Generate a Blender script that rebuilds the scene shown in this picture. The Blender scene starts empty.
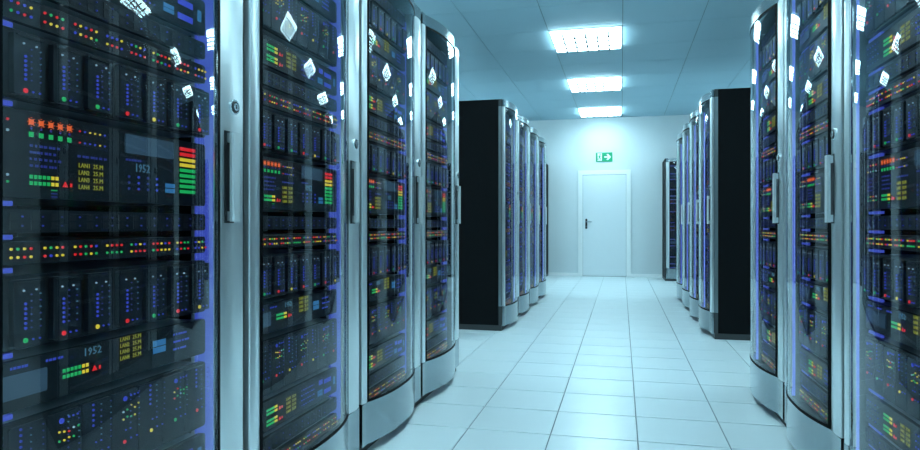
import bpy, math, random
from math import pi, sin, cos, radians

scene = bpy.context.scene
COL = scene.collection

# ------------------------------------------------------------------ camera, world, exposure
cam_data = bpy.data.cameras.new('camera')
cam_data.sensor_width = 36.0
cam_data.sensor_fit = 'HORIZONTAL'
cam_data.lens = 36.0 * 658.0 / 920.0
cam_data.clip_start = 0.02
cam = bpy.data.objects.new('camera', cam_data)
COL.objects.link(cam)
cam.location = (0.0, 0.0, 1.06)
cam.rotation_euler = (pi / 2, 0.0, math.atan(161.4 / 658.0))
scene.camera = cam

world = bpy.data.worlds.new('world')
scene.world = world
world.use_nodes = True
world.node_tree.nodes['Background'].inputs[0].default_value = (0.25, 0.45, 0.55, 1)
world.node_tree.nodes['Background'].inputs[1].default_value = 0.05

vs = scene.view_settings
vs.view_transform = 'Standard'
vs.look = 'None'
vs.gamma = 1.0
vs.use_curve_mapping = False
vs.exposure = 0.42
scene.cycles.use_denoising = True
scene.cycles.max_bounces = 10
scene.cycles.diffuse_bounces = 5
scene.cycles.transparent_max_bounces = 16
scene.cycles.sample_clamp_indirect = 6.0

LAMP_STRENGTH = 17.0
LAMP_COLOUR = (0.60, 0.91, 1.0)

# ------------------------------------------------------------------ materials
def mat(name, base=(0.5, 0.5, 0.5), rough=0.5, metal=0.0, emit=None, strength=0.0, spec=0.5, noise=None, bump=None, sample=False, coat=0.0):
    m = bpy.data.materials.new(name)
    m.use_nodes = True
    nt = m.node_tree
    b = nt.nodes['Principled BSDF']
    b.inputs['Base Color'].default_value = (*base, 1)
    b.inputs['Roughness'].default_value = rough
    b.inputs['Metallic'].default_value = metal
    b.inputs['Specular IOR Level'].default_value = spec
    b.inputs['Coat Weight'].default_value = coat
    if emit:
        b.inputs['Emission Color'].default_value = (*emit, 1)
        b.inputs['Emission Strength'].default_value = strength
        m.cycles.emission_sampling = 'AUTO' if sample else 'NONE'
    if noise or bump:
        tc = nt.nodes.new('ShaderNodeTexCoord')
        mp = nt.nodes.new('ShaderNodeMapping')
        nt.links.new(tc.outputs['Object'], mp.inputs['Vector'])
        nz = nt.nodes.new('ShaderNodeTexNoise')
        nt.links.new(mp.outputs['Vector'], nz.inputs['Vector'])
        sc_, amt, stretch = noise if noise else bump
        nz.inputs['Scale'].default_value = sc_
        nz.inputs['Detail'].default_value = 4
        mp.inputs['Scale'].default_value = stretch
        if noise:
            mr = nt.nodes.new('ShaderNodeMapRange')
            mr.inputs['To Min'].default_value = 1 - amt
            mr.inputs['To Max'].default_value = 1 + amt
            nt.links.new(nz.outputs['Fac'], mr.inputs['Value'])
            mx = nt.nodes.new('ShaderNodeMix')
            mx.data_type = 'RGBA'
            mx.blend_type = 'MULTIPLY'
            mx.inputs['Factor'].default_value = 1
            mx.inputs[6].default_value = (*base, 1)
            nt.links.new(mr.outputs['Result'], mx.inputs[7])
            nt.links.new(mx.outputs[2], b.inputs['Base Color'])
            if bump:
                pass
        if bump:
            bp = nt.nodes.new('ShaderNodeBump')
            bp.inputs['Strength'].default_value = bump[1]
            bp.inputs['Distance'].default_value = 0.002
            nt.links.new(nz.outputs['Fac'], bp.inputs['Height'])
            nt.links.new(bp.outputs['Normal'], b.inputs['Normal'])
    return m

def glass_mat(name, tint, f0):
    m = bpy.data.materials.new(name)
    m.use_nodes = True
    nt = m.node_tree
    for n in list(nt.nodes):
        nt.nodes.remove(n)
    out = nt.nodes.new('ShaderNodeOutputMaterial')
    mix = nt.nodes.new('ShaderNodeMixShader')
    # Schlick reflectance of a clear pane
    lw = nt.nodes.new('ShaderNodeLayerWeight')
    lw.inputs['Blend'].default_value = 0.5
    pw = nt.nodes.new('ShaderNodeMath')
    pw.operation = 'POWER'
    pw.inputs[1].default_value = 4.3
    nt.links.new(lw.outputs['Facing'], pw.inputs[0])
    fr = nt.nodes.new('ShaderNodeMapRange')
    fr.inputs['To Min'].default_value = f0
    fr.inputs['To Max'].default_value = 1.0
    nt.links.new(pw.outputs[0], fr.inputs['Value'])
    tr = nt.nodes.new('ShaderNodeBsdfTransparent')
    tr.inputs['Color'].default_value = (*tint, 1)
    gl = nt.nodes.new('ShaderNodeBsdfGlossy')
    gl.inputs['Roughness'].default_value = 0.015
    gl.inputs['Color'].default_value = (0.9, 0.97, 1, 1)
    nt.links.new(fr.outputs[0], mix.inputs[0])
    nt.links.new(tr.outputs[0], mix.inputs[1])
    nt.links.new(gl.outputs[0], mix.inputs[2])
    nt.links.new(mix.outputs[0], out.inputs['Surface'])
    return m

M = {}
M['tile'] = mat('floor_tile', (0.74, 0.83, 0.86), 0.25, spec=0.45, noise=(1.6, 0.03, (1, 1, 1)))
M['joint'] = mat('tile_joint', (0.15, 0.20, 0.22), 0.8)
M['wall'] = mat('wall_paint', (0.69, 0.755, 0.78), 0.75, noise=(3, 0.02, (1, 1, 1)))
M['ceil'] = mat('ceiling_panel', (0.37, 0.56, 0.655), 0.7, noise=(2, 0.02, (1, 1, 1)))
M['ceil_gap'] = mat('ceiling_joint', (0.10, 0.17, 0.20), 0.8)
M['white'] = mat('white_paint', (0.88, 0.91, 0.92), 0.35)
M['door'] = mat('door_paint', (0.75, 0.81, 0.84), 0.22)
M['alu'] = mat('brushed_aluminium', (0.78, 0.84, 0.86), 0.28, 0.85, noise=(40, 0.02, (1, 1, 0.03)))
M['alu_kick'] = mat('polished_kick_metal', (0.34, 0.40, 0.43), 0.19, 1.0, noise=(40, 0.04, (1, 1, 0.03)))
M['alu_dark'] = mat('dark_aluminium', (0.26, 0.31, 0.33), 0.38, 1.0)
M['chrome'] = mat('polished_metal', (0.75, 0.8, 0.82), 0.14, 1.0)
M['black'] = mat('black_powder_coat', (0.004, 0.005, 0.006), 0.6, spec=0.08)
M['plinth'] = mat('plinth_grey', (0.030, 0.036, 0.04), 0.5)
M['rubber'] = mat('black_gasket', (0.003, 0.004, 0.005), 0.6, spec=0.06)
M['face'] = mat('server_faceplate', (0.006, 0.008, 0.011), 0.45, 0.0, spec=0.3, noise=(60, 0.25, (1, 1, 1)))
M['blade'] = mat('blade_faceplate', (0.010, 0.013, 0.017), 0.45, 0.0, spec=0.3, noise=(60, 0.2, (1, 1, 1)))
M['chassis'] = mat('server_chassis', (0.38, 0.40, 0.44), 0.5, 0.0)
M['post'] = mat('rack_post', (0.25, 0.27, 0.32), 0.45, 0.0)
M['inside'] = mat('rack_inside', (0.012, 0.014, 0.017), 0.6)
M['slot'] = mat('drive_slot', (0.004, 0.005, 0.006), 0.5)
M['screen'] = mat('display_panel', (0.10, 0.13, 0.17), 0.2)
M['glass'] = glass_mat('tinted_glass', (0.80, 0.86, 0.90), 0.045)
_gc = bpy.data.materials.new('clear_glass_inner_face')
_gc.use_nodes = True
_t = _gc.node_tree.nodes.new('ShaderNodeBsdfTransparent')
_gc.node_tree.links.new(_t.outputs[0], _gc.node_tree.nodes['Material Output'].inputs['Surface'])
M['glass_clear'] = _gc
LED = {
    'r': (1.0, 0.02, 0.03), 'g': (0.02, 0.85, 0.20), 'y': (1.0, 0.80, 0.05), 'b': (0.06, 0.09, 1.0),
    'o': (1.0, 0.16, 0.03), 'w': (0.55, 0.85, 1.0), 'c': (0.06, 0.35, 0.80), 'd': (0.03, 0.04, 0.40), 't': (0.55, 0.60, 0.04), 'k': (0.15, 0.45, 0.65),
}
LED_S = {'r': 0.55, 'g': 0.38, 'y': 0.55, 'b': 0.42, 'o': 0.6, 'w': 0.42, 'c': 0.32, 'd': 0.42, 't': 0.30, 'k': 0.28}
for k, c in LED.items():
    M['led_' + k] = mat('indicator_' + k, (0.01, 0.01, 0.01), 0.4, 0, c, LED_S[k])
M['strip'] = mat('blue_light_strip', (0.1, 0.1, 0.3), 0.4, 0, (0.13, 0.20, 0.85), 0.75, sample=True)
M['glow'] = mat('blue_spill_glow', (0.05, 0.05, 0.15), 0.4, 0, (0.05, 0.08, 0.50), 0.7)  # emission put in for blue light that spills from the strips
M['diffuser'] = mat('lamp_diffuser', (0.8, 0.8, 0.8), 0.4, 0, LAMP_COLOUR, LAMP_STRENGTH, sample=True)
M['louvre'] = mat('lamp_louvre', (0.10, 0.12, 0.13), 0.5)
M['satin'] = mat('satin_aluminium', (0.66, 0.72, 0.74), 0.38, 0.5)
M['sign_green'] = mat('sign_green', (0.0, 0.34, 0.15), 0.4)
M['sign_white'] = mat('sign_white', (0.85, 0.9, 0.9), 0.4)
M['handle_dark'] = mat('dark_handle_metal', (0.03, 0.035, 0.04), 0.35, 0.6)

# ------------------------------------------------------------------ mesh helper
class MB:
    def __init__(self):
        self.v, self.f, self.m, self.mats = [], [], [], []

    def mi(self, m):
        if m not in self.mats:
            self.mats.append(m)
        return self.mats.index(m)

    def quad(self, *idx, m):
        self.f.append(idx)
        self.m.append(self.mi(m))

    def box(self, a, b, m):
        x0, y0, z0 = a
        x1, y1, z1 = b
        o = len(self.v)
        self.v += [(x0, y0, z0), (x1, y0, z0), (x1, y1, z0), (x0, y1, z0), (x0, y0, z1), (x1, y0, z1), (x1, y1, z1), (x0, y1, z1)]
        k = self.mi(m)
        for q in ((3, 2, 1, 0), (4, 5, 6, 7), (0, 1, 5, 4), (1, 2, 6, 5), (2, 3, 7, 6), (3, 0, 4, 7)):
            self.f.append(tuple(o + i for i in q))
            self.m.append(k)
        return self

    def prism(self, pts, axis, a, b, m):
        """closed polygon pts in the plane across `axis`, extruded from a to b"""
        def P(p, t):
            return {'z': (p[0], p[1], t), 'y': (p[0], t, p[1]), 'x': (t, p[0], p[1])}[axis]
        n = len(pts)
        o = len(self.v)
        self.v += [P(p, a) for p in pts] + [P(p, b) for p in pts]
        k = self.mi(m)
        area = sum(pts[i][0] * pts[(i + 1) % n][1] - pts[(i + 1) % n][0] * pts[i][1] for i in range(n))
        flip = (area < 0) != (axis == 'y')
        if a > b:
            flip = not flip
        def add(q):
            self.f.append(tuple(reversed(q)) if flip else tuple(q))
            self.m.append(k)
        add([o + i for i in reversed(range(n))])
        add([o + n + i for i in range(n)])
        for i in range(n):
            j = (i + 1) % n
            add([o + i, o + j, o + n + j, o + n + i])
        return self

    def disc(self, cx, cz, r, y0, y1, m, n=12):
        return self.prism([(cx + r * cos(2 * pi * i / n), cz + r * sin(2 * pi * i / n)) for i in range(n)], 'y', y0, y1, m)

    def add(self, other, off=(0, 0, 0)):
        o = len(self.v)
        self.v += [(p[0] + off[0], p[1] + off[1], p[2] + off[2]) for p in other.v]
        for f, k in zip(other.f, other.m):
            self.f.append(tuple(o + i for i in f))
            self.m.append(self.mi(other.mats[k]))
        return self

    def mesh(self, name, smooth=True):
        me = bpy.data.meshes.new(name)
        me.from_pydata(self.v, [], self.f)
        for mm in self.mats:
            me.materials.append(M[mm])
        me.polygons.foreach_set('material_index', self.m)
        if smooth:
            me.polygons.foreach_set('use_smooth', [True] * len(self.f))
            me.set_sharp_from_angle(angle=radians(28))
        me.update()
        return me

def rrect(x0, z0, x1, z1, r, n=3):
    out = []
    for cx, cz, a in ((x1 - r, z0 + r, -pi / 2), (x1 - r, z1 - r, 0), (x0 + r, z1 - r, pi / 2), (x0 + r, z0 + r, pi)):
        for i in range(n + 1):
            t = a + (pi / 2) * i / n
            out.append((cx + r * cos(t), cz + r * sin(t)))
    return out

def link(name, data, parent=None, loc=(0, 0, 0), rz=0.0):
    o = bpy.data.objects.new(name, data)
    COL.objects.link(o)
    o.location = loc
    o.rotation_euler = (0, 0, rz)
    if parent is not None:
        o.parent = parent
    return o

def tag(o, label=None, cat=None, group=None, kind=None):
    if label: o['label'] = label
    if cat: o['category'] = cat
    if group: o['group'] = group
    if kind: o['kind'] = kind
    return o

# ------------------------------------------------------------------ the room
XL, XR, Y0, Y1, ZC = -5.2, 5.0, -3.2, 13.9, 3.27
TS = 0.4275
TX0, TY0 = 0.078, 3.342          # one joint crossing of the floor grid

floor = tag(link('floor', MB().box((XL - .2, Y0 - .2, -0.12), (XR + .2, Y1 + .2, -0.006), 'joint').mesh('floor', False)), kind='structure')
g, gy = 0.0027, 0.0052
def tile_mb(x0, y0, x1, y1):
    b = 0.0015
    m = MB()
    m.v = [(x0, y0, -0.006), (x1, y0, -0.006), (x1, y1, -0.006), (x0, y1, -0.006),
           (x0, y0, -b), (x1, y0, -b), (x1, y1, -b), (x0, y1, -b),
           (x0 + b, y0 + b, 0), (x1 - b, y0 + b, 0), (x1 - b, y1 - b, 0), (x0 + b, y1 - b, 0)]
    for q in ((0, 1, 5, 4), (1, 2, 6, 5), (2, 3, 7, 6), (3, 0, 4, 7), (4, 5, 9, 8), (5, 6, 10, 9), (6, 7, 11, 10), (7, 4, 8, 11), (8, 9, 10, 11)):
        m.quad(*q, m='tile')
    return m
tile_mesh = tile_mb(g, gy, TS - g, TS - gy).mesh('tile', False)
rest = MB()
ix0, ix1 = int(math.floor((XL - TX0) / TS)), int(math.ceil((XR - TX0) / TS))
iy0, iy1 = int(math.floor((Y0 - TY0) / TS)), int(math.ceil((Y1 - TY0) / TS))
for i in range(ix0, ix1):
    for j in range(iy0, iy1):
        x0, y0 = TX0 + i * TS, TY0 + j * TS
        xa, xb, ya, yb = max(x0 + g, XL), min(x0 + TS - g, XR), max(y0 + gy, Y0), min(y0 + TS - gy, Y1)
        if xb - xa < 0.01 or yb - ya < 0.01:
            continue
        if -5 <= i <= 2 and j >= -2 and yb - ya > TS - 0.012:
            link('tile', tile_mesh, floor, (x0, y0, 0))
        else:
            rest.add(tile_mb(xa, ya, xb, yb))
tag(link('outer_tiles', rest.mesh('outer_tiles', False), floor), kind='stuff')

def wall(name, a, b):
    return tag(link(name, MB().box(a, b, 'wall').mesh(name, False)), kind='structure')
wall('wall_back', (XL - .2, Y1, -0.1), (XR + .2, Y1 + .2, ZC + .2))
wall('wall_front', (XL - .2, Y0 - .2, -0.1), (XR + .2, Y0, ZC + .2))
wall('wall_left', (XL - .2, Y0, -0.1), (XL, Y1, ZC + .2))
wall('wall_right', (XR, Y0, -0.1), (XR + .2, Y1, ZC + .2))

# ceiling: slab with separate panels hung below it
PX, PY = 0.822, 0.85
CX0, CY0 = 0.014, 7.50
ceiling = tag(link('ceiling', MB().box((XL - .2, Y0 - .2, ZC + 0.006), (XR + .2, Y1 + .2, ZC + .2), 'ceil_gap').mesh('ceiling', False)), kind='structure')
cg = 0.0033
panel_mesh = MB().box((cg, cg, 0), (PX - cg, PY - cg, 0.006), 'ceil').mesh('ceiling_panel', False)
lamp_cells = [(i, j) for i in (-1, 3, -5) for j in (-9, -6, -3, 0, 3, 6)]
crest = MB()
for i in range(-8, 8):
    for j in range(-14, 9):
        x0, y0 = CX0 + i * PX, CY0 + j * PY
        xa, xb, ya, yb = max(x0 + cg, XL), min(x0 + PX - cg, XR), max(y0 + cg, Y0), min(y0 + PY - cg, Y1)
        if xb - xa < 0.01 or yb - ya < 0.01 or (i, j) in lamp_cells:
            continue
        if -4 <= i <= 3 and j >= -4 and yb - ya > PY - 0.02:
            link('panel', panel_mesh, ceiling, (x0, y0, ZC))
        elif -4 <= i <= 3 and j >= -4:
            link('panel', MB().box((xa, ya, ZC), (xb, yb, ZC + 0.006), 'ceil').mesh('panel', False), ceiling)
        else:
            crest.box((xa, ya, ZC), (xb, yb, ZC + 0.006), 'ceil')
tag(link('outer_panels', crest.mesh('outer_panels', False), ceiling), kind='stuff')

# ceiling lamps (the room's light)
def lamp_meshes():
    w, d = PX - 0.02, PY - 0.02
    hx, hy = w / 2, d / 2
    fr = MB()
    t = 0.018
    for a, b in (((-hx, -hy), (hx, -hy + t)), ((-hx, hy - t), (hx, hy)), ((-hx, -hy + t), (-hx + t, hy - t)), ((hx - t, -hy + t), (hx, hy - t))):
        fr.box((a[0], a[1], -0.010), (b[0], b[1], 0.006), 'white')
    df = MB().box((-hx + t, -hy + t, -0.040), (hx - t, hy - t, 0.004), 'diffuser')
    lv = MB().box((-hx + t, -0.005, -0.055), (hx - t, 0.005, -0.040), 'louvre')
    lc = MB().box((-0.009, -hy + t, -0.060), (0.009, hy - t, -0.040), 'louvre')
    return fr.mesh('lamp_frame', False), df.mesh('lamp_diffuser', False), lv.mesh('louvre_blade', False), lc.mesh('louvre_blade_cross', False), hx - t, hy - t
fr_me, df_me, lv_me, lc_me, lhx, lhy = lamp_meshes()
lamp_labels = {0: 'largest square louvred ceiling lamp, nearest of the three in view', 3: 'middle of the three square louvred ceiling lamps above the aisle',
               6: 'smallest square louvred ceiling lamp, right in front of the back wall'}
side_labels = {-1: 'louvred ceiling lamp above the aisle, overhead and out of view', 3: 'louvred ceiling lamp of the next aisle, behind the right racks',
               -5: 'louvred ceiling lamp of the next aisle, behind the left racks'}
ordn = {-9: 'first of six', -6: 'second of six', -3: 'third of six', 0: 'fourth of six', 3: 'fifth of six', 6: 'last of six'}
for i, j in lamp_cells:
    e = link('ceiling_lamp', None, None, (CX0 + (i + .5) * PX, CY0 + (j + .5) * PY, ZC))
    tag(e, lamp_labels[j] if (i == -1 and j in lamp_labels) else side_labels[i] + ', ' + ordn[j], 'ceiling lamp', 'square louvred ceiling lamps')
    link('frame', fr_me, e)
    link('diffuser', df_me, e)
    for k in range(1, 4):
        link('louvre_blade', lv_me, e, (0, -lhy + k * lhy * 2 / 4, 0))
    for k in range(1, 6):
        link('louvre_blade', lc_me, e, (-lhx + k * lhx * 2 / 6, 0, 0))

# baseboard, door, exit sign on the back wall
for name, a, b in (('baseboard_left', XL, -0.873), ('baseboard_right', 0.189, XR)):
    tag(link(name, MB().box((a, Y1 - 0.015, 0), (b, Y1, 0.062), 'white').mesh(name, False)), kind='structure')
dr = tag(link('door_1', None, None, (-0.342, Y1, 0)), 'white door with white frame in the back wall', kind='structure')
fm = MB()
fm.box((-0.531, -0.03, 0), (-0.440, 0.0, 2.10), 'white').box((0.440, -0.03, 0), (0.531, 0.0, 2.10), 'white').box((-0.531, -0.03, 2.10), (0.531, 0.0, 2.192), 'white')
fm.box((-0.440, -0.016, 0), (-0.434, 0.0, 2.10), 'joint').box((0.434, -0.016, 0), (0.440, 0.0, 2.10), 'joint').box((-0.434, -0.016, 2.094), (0.434, 0.0, 2.10), 'joint')
link('door_frame', fm.mesh('door_frame', False), dr)
leaf = link('door_leaf', MB().prism(rrect(-0.434, 0.008, 0.434, 2.094, 0.004, 1), 'y', -0.020, 0.0, 'door').mesh('door_leaf'), dr)
link('threshold', MB().box((-0.44, -0.03, 0), (0.44, 0.0, 0.008), 'alu_dark').mesh('threshold', False), dr)
hm = MB().prism(rrect(-0.385, 0.98, -0.345, 1.19, 0.012), 'y', -0.030, -0.020, 'handle_dark')
hm.disc(-0.365, 1.125, 0.011, -0.065, -0.030, 'chrome')
hm.prism(rrect(-0.375, 1.115, -0.250, 1.135, 0.008), 'y', -0.075, -0.058, 'chrome')
hm.disc(-0.365, 1.03, 0.009, -0.033, -0.030, 'chrome')
link('door_handle', hm.mesh('door_handle'), leaf)

sg = tag(link('exit_sign', None, None, (-0.346, Y1, 2.461)), 'green emergency exit sign with running figure and white arrow above the door', 'sign')
link('sign_plate', MB().prism(rrect(-0.167, -0.095, 0.167, 0.095, 0.006), 'y', -0.018, 0, 'sign_green').mesh('sign_plate'), sg)
ar = MB()
ar.prism([(0.005, -0.016), (0.080, -0.016), (0.045, -0.055), (0.078, -0.066), (0.140, 0.0), (0.078, 0.066), (0.045, 0.055), (0.080, 0.016), (0.005, 0.016)], 'y', -0.021, -0.018, 'sign_white')
link('arrow', ar.mesh('arrow', False), sg)
rn = MB()
rn.prism([(-0.135, -0.075), (-0.045, -0.075), (-0.045, 0.080), (-0.135, 0.080), (-0.135, 0.070), (-0.130, 0.070), (-0.130, -0.04), (-0.135, -0.05)], 'y', -0.020, -0.018, 'sign_white')
link('doorway_symbol', rn.mesh('doorway_symbol', False), sg)
rf = MB()
rf.disc(-0.078, 0.058, 0.013, -0.022, -0.020, 'sign_green')
for pts in ([(-0.100, 0.036), (-0.078, 0.040), (-0.080, -0.008), (-0.104, -0.010)], [(-0.082, 0.038), (-0.055, 0.012), (-0.062, 0.004), (-0.088, 0.026)],
            [(-0.098, 0.034), (-0.122, 0.010), (-0.115, 0.003), (-0.092, 0.022)], [(-0.092, -0.006), (-0.066, -0.022), (-0.074, -0.056), (-0.084, -0.054), (-0.080, -0.028), (-0.104, -0.014)],
            [(-0.104, -0.008), (-0.112, -0.036), (-0.136, -0.046), (-0.132, -0.056), (-0.102, -0.044), (-0.092, -0.012)]):
    rf.prism(pts, 'y', -0.022, -0.020, 'sign_green')
link('running_figure', rf.mesh('running_figure', False), sg)

# ------------------------------------------------------------------ server units
UX0, UX1 = -0.412, 0.343
def text_mb(txt, size, m, width=None):
    cu = bpy.data.curves.new('txt', 'FONT')
    cu.body = txt
    cu.size = size
    cu.resolution_u = 1
    cu.extrude = 0.0006
    o = bpy.data.objects.new('txt', cu)
    COL.objects.link(o)
    dg = bpy.context.evaluated_depsgraph_get()
    me = o.evaluated_get(dg).to_mesh()
    r = MB()
    sx = 1.0
    if width:
        xs = [v.co.x for v in me.vertices]
        sx = width / (max(xs) - min(xs))
    r.v = [(v.co.x * sx, -0.0008 - v.co.z, v.co.y) for v in me.vertices]
    k = r.mi(m)
    for p in me.polygons:
        r.f.append(tuple(p.vertices))
        r.m.append(k)
    o.evaluated_get(dg).to_mesh_clear()
    bpy.data.objects.remove(o)
    bpy.data.curves.remove(cu)
    return r

def chassis(h, depth=0.55):
    m = MB()
    m.prism(rrect(UX0, 0, UX1, h, 0.009, 2), 'y', 0.0, 0.016, 'face')
    m.box((UX0 + 0.012, 0.016, 0.003), (UX1 - 0.012, depth, h - 0.003), 'chassis')
    return m

def led(m, x, z, c, s=0.003, sz=None):
    sz = sz or s
    m.box((x - s, -0.0022, z - sz), (x + s, 0.0, z + sz), 'led_' + c)

def lamp(m, x, z, c, r=0.006):
    m.disc(x, z, r * 0.74, -0.003, 0.0, 'led_' + c, 10)

def bars(m, x, z, rows=2, s=1.0):
    for r_ in range(rows):
        for k in range(7):
            led(m, x + k * 0.0108 * s, z + r_ * 0.0135, 'g' if k < 5 else 'y', 0.0032 * s, 0.0038)
    m.prism([(x + 0.080 * s, z - 0.004), (x + 0.094 * s, z - 0.004), (x + 0.087 * s, z + 0.008)], 'y', -0.002, 0, 'led_r')
    led(m, x + 0.103 * s, z + 0.001, 'r', 0.002, 0.004)

LAN = {}
def lan(m, x, z, dz=0.0155):
    for k in range(4):
        if k not in LAN:
            LAN[k] = text_mb('LAN%d' % (k + 1), 0.015, 'led_t', 0.031)
            LAN['v'] = text_mb('25.M', 0.015, 'led_t', 0.029)
        m.add(LAN[k], (x, 0, z + (3 - k) * dz))
        m.add(LAN['v'], (x + 0.043, 0, z + (3 - k) * dz))

def words(m, rng, x, z, n, c='d'):
    """short runs of dim blue print, too small to read"""
    for k in range(n):
        w = rng.uniform(0.004, 0.009)
        m.box((x, -0.001, z - 0.0025), (x + w, 0, z + 0.0025), 'led_' + c)
        x += w + rng.choice((0.002, 0.003, 0.006))

def unit_storage(h, seed):
    rng = random.Random(seed)
    body, L = chassis(h), MB()
    pan = []
    w = (UX1 - UX0 - 0.02) / 8
    for k in range(8):
        x0 = UX0 + 0.01 + k * w
        pan.append(('drive_bay', MB().prism(rrect(x0 + 0.002, 0.008, x0 + w - 0.002, h - 0.008, 0.004, 1), 'y', -0.006, 0.0, 'blade')))
    st = 'rgryrygr'
    for k in range(8):
        x = -0.374 + k * 0.0955
        for q in range(7):
            for c_ in range(2):
                lamp(L, x + 0.020 + c_ * 0.030, h * 0.90 - q * h * 0.075, rng.choice('kdd'), 0.0019)
        if k % 2:
            for q in range(5):
                lamp(L, x - 0.004, h * 0.92 - q * 0.012, 'b', 0.0035)
        else:
            lamp(L, x + 0.002, h * 0.86, 'b', 0.008)
            for q in range(3):
                lamp(L, x + 0.022 + q * 0.012, h * 0.86 + 0.004, 'b', 0.0026)
            for q in range(9):
                lamp(L, x - 0.004 + (q % 5) * 0.013, h * 0.72 - (q // 5) * 0.018 + rng.uniform(-.006, .006), rng.choice('gryygw'), 0.003)
        lamp(L, x, h * 0.30, st[k], 0.0062)
        for q in range(2):
            lamp(L, x + 0.022 + q * 0.020, h * 0.30 + 0.004, 'b', 0.0025)
            lamp(L, x + 0.004 + q * 0.016, h * 0.45, 'b', 0.0024)
    L2 = MB().add(L, (0, -0.006, 0))
    return body, pan + [('indicator_lights', L2)]

def unit_blades(h, states):
    body, L = chassis(h), MB()
    body.box((UX0 + 0.01, -0.001, 0.006), (UX1 - 0.01, 0.0, h - 0.006), 'slot')
    bl = MB().prism(rrect(0, 0.008, 0.074, h - 0.008, 0.003, 1), 'y', -0.014, 0.0, 'blade')
    bl.box((0.040, -0.015, h * 0.45), (0.056, -0.014, h * 0.56), 'slot')
    bl.box((0.006, -0.0165, h * 0.955 - 0.008), (0.068, -0.014, h * 0.955 - 0.005), 'slot')
    out = []
    for k in range(8):
        x = -0.374 + k * 0.0955
        out.append(('blade', bl, (x - 0.026, 0, 0)))
        for q in range(2):
            lamp(L, x - 0.004 + q * 0.030, h * 0.80, 'w', 0.0026)
        for q in range(6):
            lamp(L, x, h * 0.62 - q * h * 0.066, 'b', 0.0036)
            lamp(L, x + 0.036, h * 0.74 - q * h * 0.09, 'd' if q % 2 else 'k', 0.0019)
            lamp(L, x + 0.014, h * 0.74 - q * h * 0.09, 'd', 0.0018)
        lamp(L, x, h * 0.125, states[k], 0.0068)
        for q in range(2):
            lamp(L, x + 0.018 + q * 0.016, h * 0.125, 'b', 0.0026)
    return body, out + [('indicator_lights', MB().add(L, (0, -0.014, 0)))]

def unit_switch(h, seed):
    rng = random.Random(seed)
    body, L = chassis(h), MB()
    x = -0.395
    for k in range(9):
        n = 4 if k % 3 else 5
        for q in range(n):
            for r_ in range(2):
                lamp(L, x + q * 0.0155, h * (0.32 + 0.36 * r_), rng.choice('ryygrbbgry'), 0.0038)
        x += n * 0.0155 + 0.0185
    return body, [('indicator_lights', L)]

def unit_patch(h):
    body, L = chassis(h), MB()
    pt = MB()
    for k in range(15):
        x = -0.388 + k * 0.0495
        for r_ in range(2):
            z = h * (0.30 + 0.40 * r_)
            lamp(L, x + 0.016, z, 'd' if (k + r_) % 3 else 'b', 0.0024)
            pt.box((x - 0.012, -0.0015, z - 0.008), (x + 0.006, 0.0, z + 0.008), 'slot')
    return body, [('port_row', pt), ('indicator_lights', L)]

def unit_bars(h, seed):
    rng = random.Random(seed)
    body, L = chassis(h), MB()
    for r_ in range(4):
        for q in range(5):
            lamp(L, -0.385 + q * 0.024, 0.022 + r_ * 0.020, rng.choice('dbk'), 0.0028)
    bars(L, -0.235, h * 0.56)
    bars(L, -0.235, h * 0.20)
    lan(L, -0.100, h * 0.24)
    for q in range(7):
        for r_ in range(4):
            lamp(L, 0.020 + q * 0.017, h * 0.22 + r_ * h * 0.18, 'b' if (q + r_) % 3 else 'd', 0.0032)
    for z in (0.20, 0.32):
        L.box((0.158, -0.002, h * z), (0.200, 0, h * (z + 0.10)), 'led_c')
    for q in range(3):
        L.box((0.170 + q * 0.012, -0.002, h * 0.62), (0.177 + q * 0.012, 0, h * 0.80), 'led_b')
    L.box((0.218, -0.002, h * 0.58), (0.282, 0, h * 0.74), 'led_b')
    L.box((0.218, -0.002, h * 0.18), (0.282, 0, h * 0.34), 'led_b')
    L.box((0.306, -0.002, h * 0.36), (0.322, 0, h * 0.66), 'led_c')
    return body, [('indicator_lights', L)]

def unit_display(h, seed):
    rng = random.Random(seed)
    body, L = chassis(h), MB()
    sc_ = MB().prism(rrect(-0.395, h * 0.25, -0.215, h * 0.74, 0.003, 1), 'y', -0.004, 0, 'screen')
    for q in range(3):
        words(L, rng, -0.385 + q * 0.085, h * 0.86, 5, 'b')
    t = text_mb('1952', 0.026, 'led_k', 0.050)
    L.add(t, (-0.115, 0, h * 0.76))
    bars(L, -0.168, h * 0.42)
    lan(L, 0.000, h * 0.44)
    for z in (0.38, 0.56):
        L.box((0.118, -0.002, h * z), (0.166, 0, h * (z + 0.15)), 'led_c')
    for q in range(3):
        words(L, rng, 0.200, h * (0.35 + 0.2 * q), 6, 'b')
    return body, [('display_panel', sc_), ('indicator_lights', L)]

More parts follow.
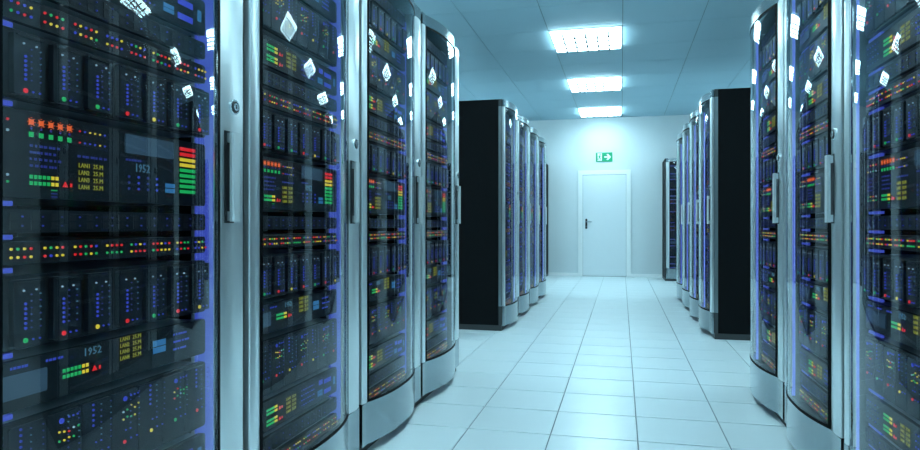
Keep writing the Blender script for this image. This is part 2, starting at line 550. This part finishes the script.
def unit_control(h, seed):
    rng = random.Random(seed)
    body, L = chassis(h), MB()
    z0 = 1.104
    for k in range(5):
        x = -0.252 + k * 0.0245
        led(L, x, 1.264 - z0, 'o', 0.0052)
        led(L, x, 1.238 - z0, 'g', 0.0050)
        for a in range(8):
            lamp(L, x + 0.009 * cos(a * pi / 4), 1.264 - z0 + 0.009 * sin(a * pi / 4), 'o', 0.0008)
        led(L, x, 1.251 - z0, 'd', 0.002)
    for k in range(6):
        for r_ in range(2):
            lamp(L, -0.125 + k * 0.015, 1.262 - z0 - r_ * 0.026, rng.choice('gyrwyb'), 0.0026)
    for k in range(4):
        for r_ in range(2):
            lamp(L, -0.385 + k * 0.026, 1.262 - z0 - r_ * 0.022, rng.choice('ygrw'), 0.0036)
            lamp(L, -0.385 + k * 0.026, 1.150 - z0 - r_ * 0.014, rng.choice('ygrw'), 0.0034)
    for r_ in range(4):
        words(L, rng, -0.390, 1.215 - z0 - r_ * 0.014, 5)
        words(L, rng, -0.255, 1.215 - z0 - r_ * 0.014, 7)
    words(L, rng, -0.130, 1.205 - z0, 8)
    words(L, rng, 0.020, 1.212 - z0, 6)
    bars(L, -0.252, 1.136 - z0)
    lan(L, -0.128, 1.130 - z0, 0.0165)
    for r_ in range(3):
        L.box((-0.202, -0.001, 0.004 + r_ * 0.007), (-0.186, 0, 0.0065 + r_ * 0.007), 'led_g' if r_ == 2 else 'led_d')
    sc_ = MB().prism(rrect(0.016, 1.228 - z0, 0.196, 1.276 - z0, 0.003, 1), 'y', -0.004, 0, 'screen')
    L.add(text_mb('1952', 0.030, 'led_k', 0.050), (0.050, 0, 1.184 - z0))
    for r_ in range(3):
        for q in range(4):
            lamp(L, 0.030 + q * 0.034, 1.170 - z0 - r_ * 0.015, 'b' if q % 2 else 'd', 0.004)
    L.box((0.166, -0.002, 1.136 - z0), (0.204, 0, 1.147 - z0), 'led_c')
    L.box((0.166, -0.002, 1.150 - z0), (0.204, 0, 1.161 - z0), 'led_c')
    LV = MB()
    for k in range(9):
        c = 'r' if k < 2 else ('y' if k < 4 else 'g')
        z = 1.262 - z0 - k * 0.0150
        LV.box((0.226, -0.003, z - 0.0045), (0.292, 0, z + 0.0045), 'led_' + c)
    return body, [('display_panel', sc_), ('level_meter', LV), ('indicator_lights', L)]

G = 0.016
STACK = [  # (name, z bottom, height, builder)
    ('network_switch', 0.186, 0.064, lambda h: unit_switch(h, 3)),
    ('patch_panel', 0.258, 0.062, lambda h: unit_patch(h)),
    ('status_server', 0.334, 0.114, lambda h: unit_bars(h, 5)),
    ('storage_server', 0.462, 0.198, lambda h: unit_storage(h, 7)),
    ('display_server', 0.676, 0.110, lambda h: unit_display(h, 8)),
    ('blade_server', 0.800, 0.160, lambda h: unit_blades(h, 'ggryrgry')),
    ('network_switch', 0.974, 0.056, lambda h: unit_switch(h, 11)),
    ('patch_panel', 1.040, 0.056, lambda h: unit_patch(h)),
    ('control_server', 1.112, 0.190, lambda h: unit_control(h, 13)),
    ('blade_server', 1.314, 0.150, lambda h: unit_blades(h, 'brggrygr')),
    ('network_switch', 1.474, 0.062, lambda h: unit_switch(h, 17)),
    ('patch_panel', 1.546, 0.058, lambda h: unit_patch(h)),
    ('status_server', 1.616, 0.110, lambda h: unit_bars(h, 19)),
    ('storage_server', 1.742, 0.178, lambda h: unit_storage(h, 23)),
    ('display_server', 1.932, 0.094, lambda h: unit_display(h, 29)),
    ('blade_server', 2.034, 0.140, lambda h: unit_blades(h, 'rgwrygbr')),
    ('patch_panel', 2.184, 0.070, lambda h: unit_patch(h)),
]
UNITS = []
for nm, z, h, fn in STACK:
    h -= 0.008
    z += 0.004
    body, subs = fn(h)
    subs = [(s if len(s) == 3 else (s[0], s[1], (0, 0, 0))) for s in subs]
    whole = MB().add(body)
    for s in subs:
        whole.add(s[1], s[2])
    cache = {}
    sl = []
    for s in subs:
        if id(s[1]) not in cache:
            cache[id(s[1])] = s[1].mesh(s[0], False)
        sl.append((s[0], cache[id(s[1])], s[2]))
    UNITS.append((nm, z, body.mesh(nm, False), sl, whole.mesh(nm, False)))

# ------------------------------------------------------------------ rack cabinet (local: x across, front at y = 0 looking to -y)
PITCH, RH, RD = 0.93, 2.32, 0.88
ZB, ZT = 0.245, 2.25            # kick panel top, glass top
GU0, GU1 = -0.385, 0.325        # glass from / to
DU0, DU1 = -0.447, 0.447        # door from / to
FR_H, FR_S = 0.010, 0.018        # black borders of the pane
def bulge(u):
    t = (u - GU0) / (GU1 - GU0)
    if t <= 0 or t >= 1:
        return 0.0
    return -0.053 * (1 - abs(2 * t - 1) ** 2.3)

def us(a, b, n):
    return [a + (b - a) * i / n for i in range(n + 1)]

def curved(m, ulist, z0, z1, yoff, thick, name, back_name=None):
    front = [(u, bulge(u) + yoff) for u in ulist]
    back = [(u, bulge(u) + yoff + thick) for u in reversed(ulist)]
    pts = front + back
    n = len(ulist)
    o = len(m.v)
    k = m.mi(name)
    kb = m.mi(back_name) if back_name else k
    for z in (z0, z1):
        m.v += [(p[0], p[1], z) for p in pts]
    N = 2 * n
    for i in range(N):
        j = (i + 1) % N
        m.f.append((o + i, o + j, o + N + j, o + N + i)); m.m.append(k if i < n - 1 else kb)
    for i in range(n - 1):
        a, b, c, d = i, i + 1, N - 2 - i, N - 1 - i
        m.f.append((o + N + a, o + N + b, o + N + c, o + N + d)); m.m.append(k)
        m.f.append((o + d, o + c, o + b, o + a)); m.m.append(k)
    return m

def stile_profile(a, b):
    w = b - a
    pts = [(a, 0.022), (a, 0.004), (a + 0.003, 0.0)]
    for i in range(1, 8):
        t = i / 8
        pts.append((a + 0.003 + (w - 0.006) * t, -0.005 * sin(pi * t)))
    pts += [(b - 0.003, 0.0), (b, 0.004), (b, 0.022)]
    return pts

def door_parts():
    allu = [DU0, -0.42] + us(GU0, GU1, 28) + [0.36, 0.40, DU1]
    kick = curved(MB(), allu, 0.048, ZB - 0.004, 0.0, 0.020, 'alu_kick')
    cap = curved(MB(), allu, ZT + 0.005, RH, 0.0, 0.020, 'alu_kick')
    cap2 = MB()
    o = 0
    stw = MB().prism(stile_profile(GU1, DU1), 'z', ZB, ZT, 'alu')
    stt = MB().prism(stile_profile(DU0, GU0), 'z', ZB, ZT, 'alu')
    gk = MB()
    gl = us(GU0, GU1, 28)
    curved(gk, gl, ZB - 0.004, ZB + 0.008, -0.002, 0.014, 'rubber')
    curved(gk, gl, ZT - 0.006, ZT + 0.005, -0.002, 0.014, 'rubber')
    curved(gk, us(GU0, GU0 + FR_H, 5), ZB + 0.008, ZT - 0.006, -0.001, 0.013, 'rubber')
    curved(gk, us(GU1 - FR_S, GU1, 6), ZB + 0.008, ZT - 0.006, -0.001, 0.013, 'rubber')
    gk.box((GU1, 0.004, ZB - 0.004), (DU1, 0.022, ZB), 'rubber')
    gk.box((DU0, 0.004, ZB - 0.004), (GU0, 0.022, ZB), 'rubber')
    gk.box((GU1, 0.004, ZT), (DU1, 0.022, ZT + 0.005), 'rubber')
    gk.box((DU0, 0.004, ZT), (GU0, 0.022, ZT + 0.005), 'rubber')
    pane = curved(MB(), us(GU0 + FR_H, GU1 - FR_S, 40), ZB + 0.008, ZT - 0.006, 0.0, 0.006, 'glass', 'glass_clear')
    hd = MB()
    ha, hb = 0.346, 0.384
    hd.prism([(ha, -0.026), (ha + 0.004, -0.030), (hb - 0.004, -0.030), (hb, -0.026), (hb, -0.018), (ha, -0.018)], 'z', 1.070, 1.335, 'satin')
    hd.box((ha + 0.006, -0.018, 1.072), (hb - 0.006, -0.002, 1.100), 'alu').box((ha + 0.006, -0.018, 1.305), (hb - 0.006, -0.002, 1.333), 'alu')
    hd.box((ha - 0.004, -0.0065, 1.066), (hb + 0.002, -0.002, 1.339), 'handle_dark')
    lk = MB().disc(0.386, 1.415, 0.023, -0.011, -0.002, 'chrome', 20)
    lk.disc(0.386, 1.415, 0.018, -0.0125, -0.011, 'handle_dark', 16).disc(0.386, 1.415, 0.012, -0.015, -0.0125, 'chrome', 14)
    lk.box((0.3845, -0.0155, 1.409), (0.3875, -0.015, 1.421), 'rubber')
    return [('stile', stw), ('stile', stt), ('glass_pane', pane), ('gasket', gk), ('kick_panel', kick), ('header_cap', cap), ('handle', hd), ('lock', lk)]

HW = PITCH / 2 - 0.002
def body_parts():
    out = []
    for s in (-1, 1):
        a, b = sorted((s * HW, s * (HW - 0.014)))
        out.append(('side_panel', MB().box((a, 0.055, 0.055), (b, RD, RH), 'black')))
        c, d = sorted((s * (HW - 0.002), s * (HW - 0.030)))
        out.append(('front_post', MB().box((c, 0.024, 0.055), (d, 0.055, RH), 'rubber')))
        c, d = sorted((s * HW, s * (HW - 0.002)))
        out.append(('side_trim', MB().box((c, 0.022, ZB), (d, 0.055, ZT), 'alu_dark').box((c, 0.022, 0.055), (d, 0.055, ZB - 0.003), 'plinth').box((c, 0.022, ZT + .003), (d, 0.055, RH), 'plinth')))
    out.append(('top_panel', MB().box((-HW + .014, 0.055, RH - 0.02), (HW - .014, RD, RH), 'black').box((-HW + .03, 0.020, RH - 0.02), (HW - .03, 0.055, RH - 0.004), 'black')))
    out.append(('back_panel', MB().box((-HW + .014, RD - 0.012, 0.055), (HW - .014, RD, RH - 0.02), 'black')))
    out.append(('plinth', MB().box((-HW, 0.026, 0.0), (HW, RD, 0.055), 'plinth')))
    out.append(('bottom_panel', MB().box((-HW + .014, 0.055, 0.14), (HW - .014, RD - 0.02, 0.16), 'inside').box((-HW + .03, 0.026, 0.055), (HW - .03, 0.04, 0.18), 'inside')))
    # blue strips on both inner sides; glowing boxes stand in for their spill light
    for s, edge in ((-1, UX0), (1, UX1)):
        a, b = sorted((s * (HW - 0.014), edge + s * 0.003))
        out.append(('mounting_post', MB().box((a, 0.100, 0.16), (b, 0.112, RH - 0.02), 'post')))
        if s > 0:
            out.append(('lit_post_glow', MB().box((a, 0.090, 0.19), (b, 0.100, 2.25), 'glow')))  # glowing plate added in place of blue light falling on the post
        a, b = sorted((s * (HW - 0.030), s * (HW - 0.036)))
        out.append(('light_strip', MB().box((a, 0.032, 0.19), (b, 0.046, 2.25), 'strip')))
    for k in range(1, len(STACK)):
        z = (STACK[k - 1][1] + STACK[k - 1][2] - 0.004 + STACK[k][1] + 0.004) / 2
        out.append(('gap_spill_glow', MB().box((UX0 + 0.004, 0.070, z - 0.005), (UX0 + 0.125, 0.080, z + 0.005), 'glow')))  # emissive box imitates strip light spilling into the gap between units
    return out

DOOR = [(n, m.mesh(n)) for n, m in door_parts()]
BODY = [(n, m.mesh(n, False)) for n, m in body_parts()]
door_frame_mesh = MB().box((DU0 + 0.004, 0.0225, 0.06), (GU0 - 0.012, 0.0235, RH - 0.02), 'rubber').box((GU1 + 0.012, 0.0225, 0.06), (DU1 - 0.004, 0.0235, RH - 0.02), 'rubber').mesh('door', False)

def make_rack(loc, rz, label, full=True):
    r = link('server_rack', None, None, loc, rz)
    tag(r, label, 'server rack', 'server racks with curved glass doors')
    for n, me in BODY:
        link(n, me, r)
    d = link('door', door_frame_mesh, r)
    for n, me in DOOR:
        link(n, me, d)
    for nm, z, bm, subs, whole in UNITS:
        if full:
            u = link(nm, bm, r, (0, 0.062, z))
            for n, me, off in subs:
                c = link(n, me, u, off)
                if n in ('indicator_lights', 'port_row'):
                    c['kind'] = 'stuff'
        else:
            link(nm, whole, r, (0, 0.062, z))
    return r

LX, RX = -1.14, 0.815
NEAR0, FAR0 = 0.912, 6.49
ll = ['nearest glass-door server rack on the left, filling the left edge of the picture',
      'second glass-door server rack in the left near row, right of the nearest one',
      'third glass-door server rack from the left edge, in the left near row',
      'last rack of the left near row, its curved top just below the ceiling']
for k in range(4):
    make_rack((LX, NEAR0 + (k + .5) * PITCH, 0), pi / 2, ll[k])
rl = [None, 'glass-door server rack cut off by the right edge of the picture',
      'middle glass-door server rack of the right near row',
      'farthest rack of the right near row, its metal kick panel meeting the bare floor']
for k in range(1, 4):
    make_rack((RX, NEAR0 + (k + .5) * PITCH, 0), -pi / 2, rl[k])
od = ['first', 'second', 'third', 'fourth']
for k in range(4):
    make_rack((LX, FAR0 + (k + .5) * PITCH, 0), pi / 2,
              'first rack of the left far row, showing its black side panel' if k == 0 else '%s rack of the left far row, counted from its black side panel' % od[k], False)
    make_rack((RX, FAR0 + (k + .5) * PITCH, 0), -pi / 2,
              'first rack of the right far row, showing its black side panel' if k == 0 else '%s rack of the right far row, counted from its black side panel' % od[k], False)
make_rack((0.80 + PITCH / 2, 13.0, 0), 0, 'server rack at the back wall right of the door, facing the viewer', False)
make_rack((-1.49 - PITCH / 2, 13.0, 0), 0, 'server rack at the back wall left of the door, mostly hidden', False)
